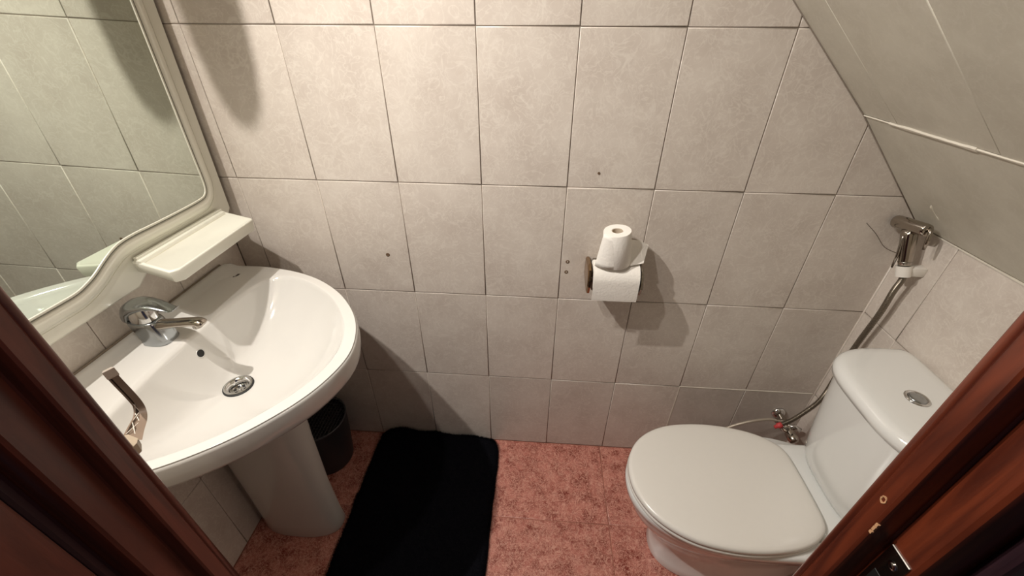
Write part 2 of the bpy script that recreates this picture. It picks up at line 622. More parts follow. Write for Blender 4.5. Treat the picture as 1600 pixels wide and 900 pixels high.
# thin rounded bead on the room side of both stops
for xs, sg, mt in ((JL, -1, m_wood_dark), (JR, 1, m_wood)):
    bm = nb()
    tube(bm, [(xs + sg * 0.0042, YF + 0.0005, 0), (xs + sg * 0.0042, YF + 0.0005, DH * 0.5), (xs + sg * 0.0042, YF + 0.0005, DH)], 0.0042, 14)
    obj('bead', bm, mt, frame, smooth=True)
# architraves on the hall side
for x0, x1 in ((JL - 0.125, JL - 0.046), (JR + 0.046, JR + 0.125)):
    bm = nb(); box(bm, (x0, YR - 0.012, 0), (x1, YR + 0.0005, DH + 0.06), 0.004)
    obj('architrave', bm, m_wood_shaded, frame)
# old fixing hole and chipped edge on right stop
cx_, cz_ = 0.0, 0.0
def on_x(px, py, X):
    d = R_ * ((px - 800) / 634.0) - U_ * ((py - 450) / 634.0) + F_
    t = (X - 0.7358) / d.x
    return Vector((0.7358, -0.922, 1.2783)) + d * t
hp = on_x(1381, 781, JR)
bm = nb()
n = 14
rings = []
for rr, dx in ((0.0036, 0.0002), (0.0032, -0.0007), (0.0021, -0.0005), (0.0014, 0.0018)):
    rings.append([hp + Vector((dx, cos(2 * pi * i / n) * rr * 0.75 * random.uniform(.8, 1.15), sin(2 * pi * i / n) * rr * 1.25 * random.uniform(.8, 1.15))) for i in range(n)])
loft(bm, rings, cap0=False)
obj('chipped_hole', bm, m_wood_raw, jm_r, label='pale splintered screw hole')
bm = nb()
for k in range(3):
    p = Vector((JR + 0.0012, YS + 0.0006, hp.z - 0.022 - 0.0050 * k))
    box(bm, p - Vector((0.0012, 0.0010, random.uniform(.001, .0024))), p + Vector((0.0008, 0.0012, random.uniform(.001, .0024))))
obj('chipped_edge', bm, m_wood_raw, jm_r, label='pale chipped edge of the stop')
# strike plate in the right rebate
bm = nb()
sp = on_x(1387, 878, JR + 0.020)
box(bm, (JR + 0.0185, YR + 0.005, sp.z - 0.075), (JR + 0.0206, YS - 0.003, sp.z + 0.018), 0.0006, 1)
strike = obj('strike_plate', bm, m_chrome_dark, frame, label='worn metal strike plate')
bm = nb(); lathe(bm, (JR + 0.0188, (YR + YS) / 2, sp.z + 0.004), (-1, 0, 0), [(0, 0.004), (0.0012, 0.0036), (0.0016, 0.002)], 16)
obj('screw', bm, m_chrome, strike, smooth=True)
bm = nb(); box(bm, (JR + 0.0182, YR + 0.009, sp.z - 0.05), (JR + 0.0188, YS - 0.007, sp.z - 0.015), 0.0003, 1)
obj('latch_slot', bm, m_black, strike)

# door leaf opened into the hall on the left -----------------------------------------
door = thing('door_leaf', 'dark reddish brown wooden door leaf standing open at lower left', 'door', (0.345, -0.78, 0.01))
xf = 0.352
def leafbox(y0, y1, z0, z1, t=0.0, bev=0.0025):
    b_ = nb(); box(b_, (xf - 0.03 + t, y0, z0), (xf - t, y1, z1), bev); return b_
y0d, y1d = -1.36, -0.786
obj('stile', leafbox(y1d - 0.10, y1d, 0.01, DH), m_wood_dark, door)
obj('stile', leafbox(y0d, y0d + 0.10, 0.01, DH), m_wood_dark, door)
for z0, z1 in ((0.01, 0.2), (0.82, 0.95), (DH - 0.12, DH)):
    obj('rail', leafbox(y0d + 0.10, y1d - 0.10, z0, z1), m_wood_dark, door)
for z0, z1 in ((0.2, 0.82), (0.95, DH - 0.12)):
    obj('panel', leafbox(y0d + 0.10, y1d - 0.10, z0, z1, 0.008, 0.004), m_wood_dark, door)
for z in (0.2, 1.5):
    bm = nb()
    tube(bm, [(JL - 0.014, YR - 0.009, z - 0.035), (JL - 0.014, YR - 0.009, z + 0.035)], 0.005, 12)
    box(bm, (JL - 0.024, YR - 0.014, z - 0.03), (JL - 0.012, YR - 0.001, z + 0.03))
    obj('hinge', bm, m_chrome_dark, door)

# hall outside the doorway ------------------------------------------------------------
bm = nb(); box(bm, (-0.6, -2.2, -0.06), (2.2, YF - 0.1, -0.002)); obj('floor_hall', bm, m_hall_floor, kind='structure')
bm = nb()
box(bm, (-0.6, YR - 0.001, 0), (JL - 0.058, YR + 0.004, 2.0))
box(bm, (JR + 0.058, YR - 0.001, 0), (2.2, YR + 0.004, 2.0))
box(bm, (JL - 0.058, YR - 0.001, DH + 0.05), (JR + 0.058, YR + 0.004, 2.0))
obj('wall_hall', bm, m_hall, kind='structure')

# ==================================================================== SINK
sink = thing('washbasin', 'white porcelain pedestal washbasin with D-shaped bowl on the left wall', 'sink', (0.1, -0.37, 0))
SY = -0.370
ZR = 0.745
half = [(-0.0688, 0.0), (-0.0688, 0.15), (-0.0688, 0.27), (-0.064, 0.294), (-0.03, 0.305), (0.07, 0.302), (0.185, 0.266), (0.275, 0.208), (0.340, 0.138), (0.376, 0.072), (0.391, 0.0)]
full = [(x, SY + y) for x, y in half] + [(x, SY - y) for x, y in half[-2:0:-1]]
OUT = [(p.x, p.y) for p in spline([(x, y, 0) for x, y in full], 6, closed=True)]
bh = [(0.052, 0.0), (0.053, 0.08), (0.059, 0.16), (0.068, 0.215), (0.088, 0.247), (0.125, 0.258), (0.19, 0.238), (0.262, 0.188), (0.318, 0.122), (0.350, 0.06), (0.361, 0.0)]
bf = [(x, SY + y) for x, y in bh] + [(x, SY - y) for x, y in bh[-2:0:-1]]
BOWL = [(p.x, p.y) for p in spline([(x, y, 0) for x, y in bf], 6, closed=True)]
DC = (0.123, -0.367)        # drain


def ray_hit(poly, c, th):
    dx, dy = cos(th), sin(th)
    best = 1e9
    n_ = len(poly)
    for i in range(n_):
        ax, ay = poly[i][0] - c[0], poly[i][1] - c[1]
        bx, by = poly[(i + 1) % n_][0] - c[0], poly[(i + 1) % n_][1] - c[1]
        ex, ey = bx - ax, by - ay
        den = dx * ey - dy * ex
        if abs(den) < 1e-12:
            continue
        t = (ax * ey - ay * ex) / den
        u = (ax * dy - ay * dx) / den
        if t > 0 and -1e-6 <= u <= 1 + 1e-6:
            best = min(best, t)
    return best


NT = 144
RD = 0.026
ring_defs = []
ths = [2 * pi * i / NT for i in range(NT)]
Bq = [ray_hit(BOWL, DC, t) for t in ths]
Oq = [ray_hit(OUT, DC, t) for t in ths]


def bowl_z(t, th_i):
    """t 0..1 from the drain to the bowl edge"""
    flat = 0.632 + 0.03 * t                      # gently rising bottom
    r = Bq[th_i]
    p = 3.4 if r > 0.12 else 2.0
    wall = (ZR - 0.003 - 0.662) * t ** p
    return flat + wall - 0.002 * 0


def bowl_pt(t, i):
    r = RD + (Bq[i] - RD) * t
    return Vector((DC[0] + cos(ths[i]) * r, DC[1] + sin(ths[i]) * r, bowl_z(t, i)))


rings = []
for t in (0.0, 0.05, 0.12, 0.2, 0.3, 0.4, 0.5, 0.6, 0.68, 0.75, 0.81, 0.86, 0.9, 0.935, 0.962, 0.982):
    rings.append([bowl_pt(t, i) for i in range(NT)])


def deck_pt(i, s, dz=0.0, out=0.0):
    r = Bq[i] + (Oq[i] - Bq[i]) * s + out
    x, y = DC[0] + cos(ths[i]) * r, DC[1] + sin(ths[i]) * r
    z = ZR + dz
    z += 0.009 * (1 - sstep(-0.050, -0.040, x)) * (1 if dz > -0.004 else 0)
    return Vector((x, y, z))


rings.append([deck_pt(i, 0.02, -0.0012) for i in range(NT)])
for s in (0.10, 0.25, 0.4, 0.55, 0.68, 0.78, 0.84, 0.90):
    rings.append([deck_pt(i, s, 0.0) for i in range(NT)])
wall_side = [cos(t) * o + DC[0] < -0.062 for t, o in zip(ths, Oq)]
for out, dz in ((-0.006, -0.0002), (-0.003, -0.0014), (-0.0010, -0.0035), (0.0, -0.008), (0.0, -0.025), (-0.001, -0.042), (-0.005, -0.050), (-0.014, -0.056)):
    rings.append([deck_pt(i, 1.0, dz, out) for i in range(NT)])
for f, z in ((0.88, 0.672), (0.74, 0.648), (0.60, 0.622), (0.46, 0.603), (0.34, 0.592)):
    rings.append([Vector((max(-0.068, 0.08 + (DC[0] + cos(ths[i]) * Oq[i] - 0.08) * f), -0.352 + (DC[1] + sin(ths[i]) * Oq[i] + 0.352) * f, z)) for i in range(NT)])
bm = nb()
loft(bm, rings, cap0=False, cap1=True)
obj('bowl', bm, m_porc, sink, smooth=True)
# drain: seal ring, flange, recessed strainer with holes
D3 = Vector((DC[0], DC[1], 0.632))
bm = nb()
lathe(bm, D3, (0, 0, 1), [(-0.008, 0.0295), (0.0010, 0.0295), (0.0030, 0.0288), (0.0030, 0.0262), (-0.004, 0.0262)], 40, False, False)
obj('drain_seal', bm, m_rubber, sink, smooth=True, label='black ring round the drain')
bm = nb()
lathe(bm, D3, (0, 0, 1), [(0.001, 0.0270), (0.0042, 0.0268), (0.0048, 0.0250), (0.0035, 0.0215), (-0.001, 0.0178), (-0.006, 0.0165), (-0.0085, 0.0160), (-0.009, 0.0125), (-0.0085, 0.001)], 40, False, True)
drain = obj('drain', bm, m_chrome, sink, smooth=True, auto=60, label='chrome strainer drain')
for k in range(6):
    bm = nb()
    a = 2 * pi * k / 6 + 0.3
    c = D3 + Vector((cos(a) * 0.0098, sin(a) * 0.0098, -0.0084))
    lathe(bm, c, (0, 0, 1), [(-0.001, 0.0030), (0.0003, 0.0030), (0.0004, 0.001)], 12)
    obj('drain_hole', bm, m_black, drain)
bm = nb(); lathe(bm, D3 + Vector((0, 0, -0.0088)), (0, 0, 1), [(0, 0.0035), (0.0016, 0.0032), (0.002, 0.0015)], 14)
obj('drain_screw', bm, m_chrome, drain, smooth=True)
# overflow hole on the back wall of the bowl
iB = min(range(NT), key=lambda i: abs(((ths[i] - pi) - 0.0)))
tt = 0.80
po = bowl_pt(tt, iB); q1 = bowl_pt(tt - 0.03, iB); q2 = bowl_pt(tt + 0.03, iB)
tg = (q2 - q1).normalized(); nrm = tg.cross(Vector((0, 1, 0))).normalized()
if nrm.x < 0: nrm = -nrm
po = Vector((po.x, -0.352, po.z))
bm = nb(); lathe(bm, po, nrm, [(-0.003, 0.0100), (0.0006, 0.0098), (0.0012, 0.0086), (0.0003, 0.0078)], 24, False, False)
ov = obj('overflow', bm, m_porc, sink, smooth=True)
bm = nb(); lathe(bm, po, nrm, [(-0.004, 0.0080), (0.0004, 0.0080)], 24)
obj('overflow_hole', bm, m_black, ov)
# tiny maker's mark and caulk line
bm = nb(); box(bm, (-0.006, -0.118, ZR - 0.001), (0.0, -0.108, ZR + 0.0004))
for k in range(2):
    box(bm, (-0.009 + 0.004 * k, -0.124 + 0.003 * k, ZR - 0.001), (-0.006 + 0.004 * k, -0.120 + 0.003 * k, ZR + 0.0004))
obj('maker_mark', bm, simple('grey_print', srgb(92, 84, 78), 0.5), sink, label='small grey printed mark')
bm = nb(); tube(bm, [(XL + 0.0040, SY - 0.285, ZR + 0.0085), (XL + 0.0040, SY, ZR + 0.0087), (XL + 0.0040, SY + 0.285, ZR + 0.0085)], 0.0026, 8)
obj('caulk_bead', bm, simple('old_caulk', srgb(140, 126, 108), 0.8, var=0.4, scale=80), sink, smooth=True)
# pedestal
bm = nb()
rings = []
for z, hx, hw, cx in ((0.0, 0.186, 0.051, 0), (0.006, 0.188, 0.053, 0), (0.05, 0.184, 0.049, 0), (0.2, 0.182, 0.050, 0), (0.4, 0.188, 0.055, 0), (0.53, 0.196, 0.064, 0), (0.605, 0.21, 0.076, 0)):
    ring = []
    for k in range(48):
        a = 2 * pi * k / 48
        ca, sa = cos(a), sin(a)
        ex = 2 / 2.5
        x = abs(ca) ** ex * (1 if ca > 0 else -1)
        y = abs(sa) ** ex * (1 if sa > 0 else -1)
        xc = (hx - 0.05) / 2 - 0.0
        ring.append(Vector((xc + 0.0 + x * (hx + 0.05) / 2, -0.323 + y * hw, z)))
    rings.append(ring)
loft(bm, rings)
obj('pedestal', bm, m_porc, sink, smooth=True, auto=60)

# ==================================================================== TAP
tap = thing('mixer_tap', 'chrome single-lever mixer tap on the back of the washbasin', 'tap', (0.0, -0.355, ZR + 0.0))
bm = nb()
TY = -0.356
def ell(cx, z, rx, ry, sq=2.0, n=32, tilt=0.0):
    r = []
    for k in range(n):
        a = 2 * pi * k / n
        x = abs(cos(a)) ** (2 / sq) * (1 if cos(a) > 0 else -1)
        y = abs(sin(a)) ** (2 / sq) * (1 if sin(a) > 0 else -1)
        r.append(Vector((cx + x * rx, TY + y * ry, z + x * rx * tilt)))
    return r
loft(bm, [ell(0.0, ZR + 0.0003, 0.0275, 0.0235, 2.6), ell(0.0, ZR + 0.002, 0.0275, 0.0235, 3.2), ell(-0.001, ZR + 0.010, 0.0270, 0.0228, 3.2),
          ell(-0.005, ZR + 0.028, 0.0272, 0.0222, 3.0), ell(-0.010, ZR + 0.044, 0.0275, 0.022, 2.8, tilt=-0.05), ell(-0.011, ZR + 0.049, 0.0270, 0.0215, 2.6, tilt=-0.05),
          ell(-0.011, ZR + 0.0505, 0.0245, 0.0195, 2.6, tilt=-0.05)])
obj('tap_body', bm, m_chrome_dull, tap, smooth=True, auto=50)
# spout
bm = nb()
sp_pts = spline([(0.004, TY, ZR + 0.034), (0.03, TY, ZR + 0.040), (0.065, TY, ZR + 0.046), (0.092, TY, ZR + 0.049), (0.103, TY, ZR + 0.047), (0.107, TY, ZR + 0.043)], 5)
m_ = len(sp_pts)
rr = []
for i, p in enumerate(sp_pts):
    t = i / (m_ - 1)
    wy = interp(t, [0, .3, .8, .93, 1], [0.014, 0.0115, 0.0115, 0.010, 0.004])
    wz = interp(t, [0, .3, .8, .93, 1], [0.012, 0.008, 0.0075, 0.007, 0.003])
    a, b = sp_pts[max(i - 1, 0)], sp_pts[min(i + 1, m_ - 1)]
    d = (b - a).normalized(); up = Vector((-d.z, 0, d.x))
    rr.append([p + Vector((0, cos(2 * pi * k / 20) * wy, 0)) + up * sin(2 * pi * k / 20) * wz for k in range(20)])
loft(bm, rr)
spout = obj('spout', bm, m_chrome_grey, tap, smooth=True)
bm = nb(); lathe(bm, (0.092, TY, ZR + 0.043), (0, 0, -1), [(0, 0.0085), (0.006, 0.0085), (0.007, 0.007)], 20)
obj('aerator', bm, m_chrome_dark, spout, smooth=True, auto=40)
# lever: cartridge collar and domed hood that sweeps forward to a lip
bm = nb()
loft(bm, [ell(-0.010, ZR + 0.0505, 0.0225, 0.0185, 2.4), ell(-0.011, ZR + 0.070, 0.0215, 0.018, 2.4), ell(-0.011, ZR + 0.080, 0.018, 0.015, 2)])
obj('cartridge_collar', bm, m_chrome, tap, smooth=True, auto=50)
bm = nb()
rr = []
for x, top, bot, hw in ((-0.040, 0.064, 0.044, 0.010), (-0.0385, 0.076, 0.040, 0.0165), (-0.031, 0.086, 0.042, 0.0205), (-0.020, 0.0925, 0.060, 0.0225), (-0.006, 0.0955, 0.070, 0.0225),
                        (0.012, 0.0945, 0.077, 0.0195), (0.030, 0.090, 0.080, 0.016), (0.046, 0.0835, 0.0775, 0.0125), (0.058, 0.0785, 0.0745, 0.0105), (0.064, 0.0785, 0.076, 0.0095), (0.068, 0.081, 0.079, 0.008)):
    r = []
    mid = (top + bot) / 2
    for k in range(24):
        a = 2 * pi * k / 24
        c_, s_ = cos(a), sin(a)
        z = mid + s_ * (top - bot) / 2 if s_ > 0 else mid + s_ * (top - bot) / 2 * 0.9
        r.append(Vector((x, TY + abs(c_) ** 0.85 * (1 if c_ > 0 else -1) * hw, ZR + z)))
    rr.append(r)
loft(bm, rr)
obj('lever', bm, m_chrome_dull, tap, smooth=True)

# ==================================================================== MIRROR with moulded frame
mir = thing('bathroom_mirror', 'large mirror in a cream moulded plastic frame with rounded lower corner', 'mirror', (XL, -0.36, 0.83))
MT = 1.70
XB = -0.034                      # face of the backing board
# board outline (y,z)
board = [(-0.002, MT), (-0.015, 0.880), (-0.026, 0.869), (-0.255, 0.868), (-0.285, 0.852), (-0.31, 0.837), (-0.700, 0.837), (-0.702, MT)]
bm = nb()
ccx = -0.36
def sh(p, k):
    cy_, cz_ = -0.36, 1.15
    dy, dz = p[0] - cy_, p[1] - cz_
    return (p[0] - (k if dy > 0 else -k), p[1] - (k if dz > 0 else -k))
loft(bm, [[Vector((XL + 0.0005, y, z)) for y, z in board], [Vector((XB - 0.004, y, z)) for y, z in board], [Vector((XB, *sh(p, 0.004))) for p in board]], cap0=True)
obj('backing_board', bm, m_plastic, mir, smooth=True, auto=35)
# frame moulding follows this centre line (y,z); open at the top (out of picture it closes)
cl = [(-0.056, MT - 0.05), (-0.0575, 1.30), (-0.0585, 1.15), (-0.0595, 1.02), (-0.060, 0.965), (-0.0655, 0.942), (-0.078, 0.928), (-0.10, 0.9215), (-0.16, 0.920), (-0.23, 0.9205),
      (-0.275, 0.9215), (-0.305, 0.920), (-0.325, 0.915), (-0.347, 0.905), (-0.368, 0.894), (-0.388, 0.886), (-0.415, 0.8795), (-0.45, 0.879), (-0.52, 0.880), (-0.60, 0.880), (-0.635, 0.885), (-0.655, 0.905), (-0.660, 0.94),
      (-0.660, 1.15), (-0.660, MT - 0.05), (-0.64, MT - 0.02), (-0.36, MT - 0.015), (-0.08, MT - 0.02)]
CL = spline([(0, y, z) for y, z in cl], 6, closed=True)
def moulding(prof_):
    n_ = len(CL)
    rings_ = []
    for i, p in enumerate(CL):
        t = (CL[(i + 1) % n_] - CL[i - 1]).normalized()
        side = Vector((0, -t.z, t.y))             # towards outside or inside
        if side.dot(Vector((0, -0.36, 1.15)) - p) < 0: side = -side
        rings_.append([Vector((x, 0, 0)) + Vector((0, p.y, p.z)) + side * s for s, x in prof_])
    return rings_ + [rings_[0]]
hwid = 0.0135
pf = []
for k in range(13):
    a = pi * k / 12
    pf.append((-cos(a) * hwid, XB - 0.001 + 0.0105 * sin(a) ** 0.8))
pf = [(-hwid, XB - 0.012)] + pf + [(hwid, XB - 0.012)]
bm = nb()
vr = loft(bm, moulding(pf), cap0=False, cap1=False)
bmesh.ops.remove_doubles(bm, verts=bm.verts, dist=1e-6)
obj('frame_moulding', bm, m_plastic, mir, smooth=True, auto=60)
bm = nb()
loft(bm, moulding([(hwid - 0.003, XB - 0.003), (hwid - 0.001, XB + 0.0085), (hwid + 0.0035, XB + 0.0090), (hwid + 0.0045, XB + 0.0075), (hwid + 0.0045, XB - 0.003)]), cap0=False, cap1=False)
bmesh.ops.remove_doubles(bm, verts=bm.verts, dist=1e-6)
obj('glass_bead', bm, m_plastic, mir, smooth=True, auto=40)
bm = nb()
loft(bm, moulding([(hwid - 0.0024, XB + 0.0070), (hwid - 0.0014, XB + 0.0092), (hwid - 0.0002, XB + 0.0092), (hwid + 0.0002, XB + 0.0070)]), cap0=False, cap1=False)
bmesh.ops.remove_doubles(bm, verts=bm.verts, dist=1e-6)
obj('gasket', bm, simple('grey_gasket', srgb(96, 94, 82), 0.5), mir, smooth=True, auto=40, label='thin dark gasket line round the glass')
# glass: polygon along inner edge
inn = moulding([(hwid + 0.001, XB + 0.0076)])[:-1]
bm = nb()
f0 = [bm.verts.new(r[0]) for r in inn]
f1 = [bm.verts.new(r[0] - Vector((0.0015, 0, 0))) for r in inn]
bm.faces.new(f0); bm.faces.new(list(reversed(f1)))
for i in range(len(f0)):
    j = (i + 1) % len(f0)
    bm.faces.new((f0[i], f1[i], f1[j], f0[j]))
obj('mirror_glass', bm, m_mirror, mir, label='mirror pane reflecting tiles and sink')
# outer step line along the flat board
bm = nb()
loft(bm, moulding([(-0.0175, XB - 0.001), (-0.0180, XB + 0.0008), (-0.0198, XB + 0.0008), (-0.0203, XB - 0.001)]), cap0=False, cap1=False)
bmesh.ops.remove_doubles(bm, verts=bm.verts, dist=1e-6)
obj('raised_fillet', bm, m_plastic, mir, smooth=True, auto=40)

# the whole mirror leans forward a little at the top
bpy.context.view_layer.update()
for ch in mir.children:
    for v in ch.data.vertices:
        wx, wz = v.co.x + mir.location.x, (v.co.z + mir.location.z) / S
        if wx > (XL + 0.012) * S and wz > 0.85:
            v.co.x += (wz - 0.85) * math.tan(math.radians(1.25)) * S

# shelf ------------------------------------------------------------------------------
shelf = thing('wall_shelf', 'small cream plastic shelf fixed below the mirror frame, empty', 'shelf', (XB, -0.19, 0.865))
ZT = 0.889
xb_, xf_ = XB - 0.001, 0.075
y0b, y1b, y0f, y1f = -0.303, -0.050, -0.333, -0.089
def shelf_ring(dx, z, cr=0.012):
    pts = [(xb_, y1b), (xf_ - cr * 0.5, y1f + 0.001), (xf_, y1f - cr * .5), (xf_, y0f + cr * 1.0), (xf_ - cr * 0.9, y0f + 0.001), (xb_ + 0.01, y0b - 0.001), (xb_, y0b)]
    c = (0.02, -0.195)
    out = []
    for x, y in pts:
        l = sqrt((x - c[0]) ** 2 + (y - c[1]) ** 2)
        sx = 0 if x <= xb_ + 0.001 else dx
        out.append(Vector((x - (x - c[0]) / l * sx, y - (y - c[1]) / l * dx * (1 if True else 0), z)))
    return out
bm = nb()
loft(bm, [shelf_ring(0.012, ZT - 0.026), shelf_ring(0.006, ZT - 0.026), shelf_ring(0.003, ZT - 0.022), shelf_ring(0.0, ZT - 0.003), shelf_ring(0.001, ZT - 0.0008), shelf_ring(0.003, ZT),
          shelf_ring(0.006, ZT), shelf_ring(0.0075, ZT - 0.0012)])
obj('shelf_board', bm, m_plastic, shelf, smooth=True, auto=50)
# moulded step and groove along the back edge
bm = nb()
strip(bm, (-0.016, -0.306, ZT - 0.001), (-0.016, -0.064, ZT - 0.001), 0.013, (0, 0, 1), 0.0050)
strip(bm, (-0.026, -0.300, ZT - 0.001), (-0.026, -0.058, ZT - 0.001), 0.010, (0, 0, 1), 0.0085)
obj('back_step', bm, m_plastic, shelf, smooth=True, auto=50)
bm = nb(); strip(bm, (-0.0085, -0.306, ZT - 0.0014), (-0.0085, -0.066, ZT - 0.0014), 0.0022, (0, 0, 1), 0.0006)
obj('groove', bm, simple('groove_shade', srgb(196, 190, 168), 0.7), shelf)

# lamps over the mirror ------------------------------------------------------------------
def bulb_light(name, p, watts, rad, parent=None):
    l = bpy.data.lights.new(name, 'POINT')
    l.energy = watts
    l.color = LAMP_COL
    l.shadow_soft_size = rad
    o = bpy.data.objects.new(name, l)
    COL.objects.link(o)
    o.location = Vector(p) * S
    if parent:
        o.parent = parent
        o.location = Vector(p) * S - world_loc(parent)
    return o


lamp = thing('mirror_spotlight', 'cream spotlight bar above the mirror with round shades', 'lamp', (XL, -0.36, 1.76))
bm = nb(); box(bm, (XL, -0.66, 1.745), (XL + 0.03, -0.06, 1.785), 0.006)
obj('lamp_bar', bm, m_plastic, lamp)
# shade at the back-wall end: a long tapered pendant cup whose shadow falls on the tiles
bm = nb()
tube(bm, [(0.036, -0.30, 1.496), (0.036, -0.30, 1.503), (0.037, -0.30, 1.521), (0.038, -0.30, 1.551), (0.038, -0.30, 1.60), (0.036, -0.30, 1.66), (0.034, -0.30, 1.72), (0.034, -0.30, 1.735)],
     [0.008, 0.016, 0.023, 0.027, 0.030, 0.030, 0.022, 0.006], 24)
tube(bm, [(XL + 0.02, -0.30, 1.765), (0.0, -0.30, 1.76), (0.034, -0.30, 1.73)], 0.006, 8)
obj('lamp_shade', bm, m_plastic, lamp, smooth=True)
bm = nb()
AIM = Vector((1.15, -0.24, 0.22)) - Vector(MAIN_LAMP)
AIM.normalize()
lathe(bm, MAIN_LAMP, -AIM, [(0.005, 0.030), (0.02, 0.028), (0.05, 0.016), (0.06, 0.006)], 24)
tube(bm, [(XL + 0.015, -0.56, 1.77), (XL + 0.012, -0.56, 1.85), tuple(Vector(MAIN_LAMP) - AIM * 0.05)], 0.006, 8)
obj('lamp_shade', bm, m_plastic, lamp, smooth=True)
sl = bpy.data.lights.new('spot_bulb', 'SPOT')
sl.energy = MAIN_W; sl.color = LAMP_COL; sl.shadow_soft_size = 0.013
sl.spot_size = math.radians(124); sl.spot_blend = 1.0
so = bpy.data.objects.new('spot_bulb', sl); COL.objects.link(so)
so.rotation_mode = 'QUATERNION'
so.rotation_quaternion = AIM.to_track_quat('-Z', 'Y')
so.location = Vector(MAIN_LAMP) * S - world_loc(lamp)
so.parent = lamp
clamp = thing('ceiling_lamp', 'small spotlight hanging from the ceiling near the door', 'lamp', (SECOND_LAMP[0], SECOND_LAMP[1], CEIL))
bm = nb(); tube(bm, [(SECOND_LAMP[0], SECOND_LAMP[1], CEIL), (SECOND_LAMP[0], SECOND_LAMP[1], SECOND_LAMP[2] + 0.035)], 0.003, 8)
lathe(bm, (SECOND_LAMP[0], SECOND_LAMP[1], SECOND_LAMP[2] + 0.022), (0, 0, 1), [(0, 0.012), (0.03, 0.012), (0.035, 0.005)], 16)
obj('lamp_holder', bm, m_plastic, clamp, smooth=True)
sl2 = bpy.data.lights.new('spot_bulb', 'SPOT')
sl2.energy = SECOND_W; sl2.color = LAMP_COL; sl2.shadow_soft_size = 0.016
sl2.spot_size = math.radians(128); sl2.spot_blend = 1.0
so2 = bpy.data.objects.new('spot_bulb', sl2); COL.objects.link(so2)
so2.rotation_mode = 'QUATERNION'
so2.rotation_quaternion = (Vector((1.15, -0.2, 0.2)) - Vector(SECOND_LAMP)).to_track_quat('-Z', 'Y')
so2.location = Vector(SECOND_LAMP) * S - world_loc(clamp)
so2.parent = clamp
# weak fill light added in the hall to brighten the open door leaf
hl = bpy.data.lights.new('hall_fill_light', 'AREA')
hl.energy = HALL_FILL_W; hl.size = 0.5; hl.color = (1.0, 0.80, 0.66)
ho = bpy.data.objects.new('hall_fill_light', hl); COL.objects.link(ho)
ho.location = Vector((1.75, -1.0, 1.9)) * S
ho.rotation_euler = (0, math.radians(38), 0)

# ==================================================================== TOILET
toilet = thing('toilet', 'white close-coupled toilet with closed lid at the right wall', 'toilet', (1.3, -0.314, 0))
TC = -0.314


def sym(hp_, n=7):
    pts_ = [(x, TC + y, 0) for x, y in hp_] + [(x, TC - y, 0) for x, y in hp_[-1:0:-1] if y > 0]
    return spline(pts_, n, closed=True)


lid_half = [(0.990, 0.0), (0.997, 0.046), (1.022, 0.092), (1.060, 0.126), (1.110, 0.150), (1.170, 0.162), (1.235, 0.1645), (1.30, 0.157), (1.355, 0.141), (1.392, 0.118), (1.409, 0.095), (1.414, 0.05)]
LID = sym(lid_half)
# drop the back-edge: straight
def scaled(pts, d, z, cx=1.22):
    out = []
    for p in pts:
        v = Vector((p.x - cx, p.y - TC, 0)); l = v.length
        v = v * (max(l - d, 0.0) / l)
        out.append(Vector((cx + v.x, TC + v.y, z)))
    return out


bm = nb()
vr = loft(bm, [scaled(LID, 0.004, 0.324), scaled(LID, 0.0, 0.3255), scaled(LID, 0.0, 0.331), scaled(LID, 0.0012, 0.3355), scaled(LID, 0.005, 0.3385), scaled(LID, 0.012, 0.340),
          scaled(LID, 0.03, 0.3408), scaled(LID, 0.07, 0.3412), scaled(LID, 0.12, 0.3412)])
obj('lid', bm, m_seat, toilet, smooth=True)
bm = nb()
loft(bm, [scaled(LID, 0.006, 0.3105), scaled(LID, 0.001, 0.312), scaled(LID, -0.001, 0.317), scaled(LID, 0.001, 0.3215), scaled(LID, 0.006, 0.323)])
obj('seat', bm, m_seat, toilet, smooth=True, label='white seat under the lid')
bm = nb(); tube(bm, [(1.414, TC - 0.06, 0.3265), (1.414, TC + 0.06, 0.3265)], 0.0035, 12)
obj('hinge', bm, m_seat, toilet, smooth=True)

# bowl body
def body_ring(z, xf2, xr, hw, sq=2.3, n=72, back=None, peak=0.45):
    """egg outline from front xf2 to rear xr; half width hw"""
    r = []
    cx = xf2 + (xr - xf2) * peak
    for k in range(n):
        a = 2 * pi * k / n
        c_, s_ = cos(a), sin(a)
        if c_ < 0:
            x = cx - abs(c_) ** (2 / sq) * (cx - xf2)
            y = abs(s_) ** (2 / sq) * (1 if s_ > 0 else -1) * hw
        else:
            x = cx + abs(c_) ** (2 / 4.5) * (xr - cx)
            y = abs(s_) ** (2 / 4.5) * (1 if s_ > 0 else -1) * (hw - 0.045 * (hw / 0.16) * sstep(0.0, 0.75, abs(c_)))
        r.append(Vector((x, TC + y, z)))
    return r


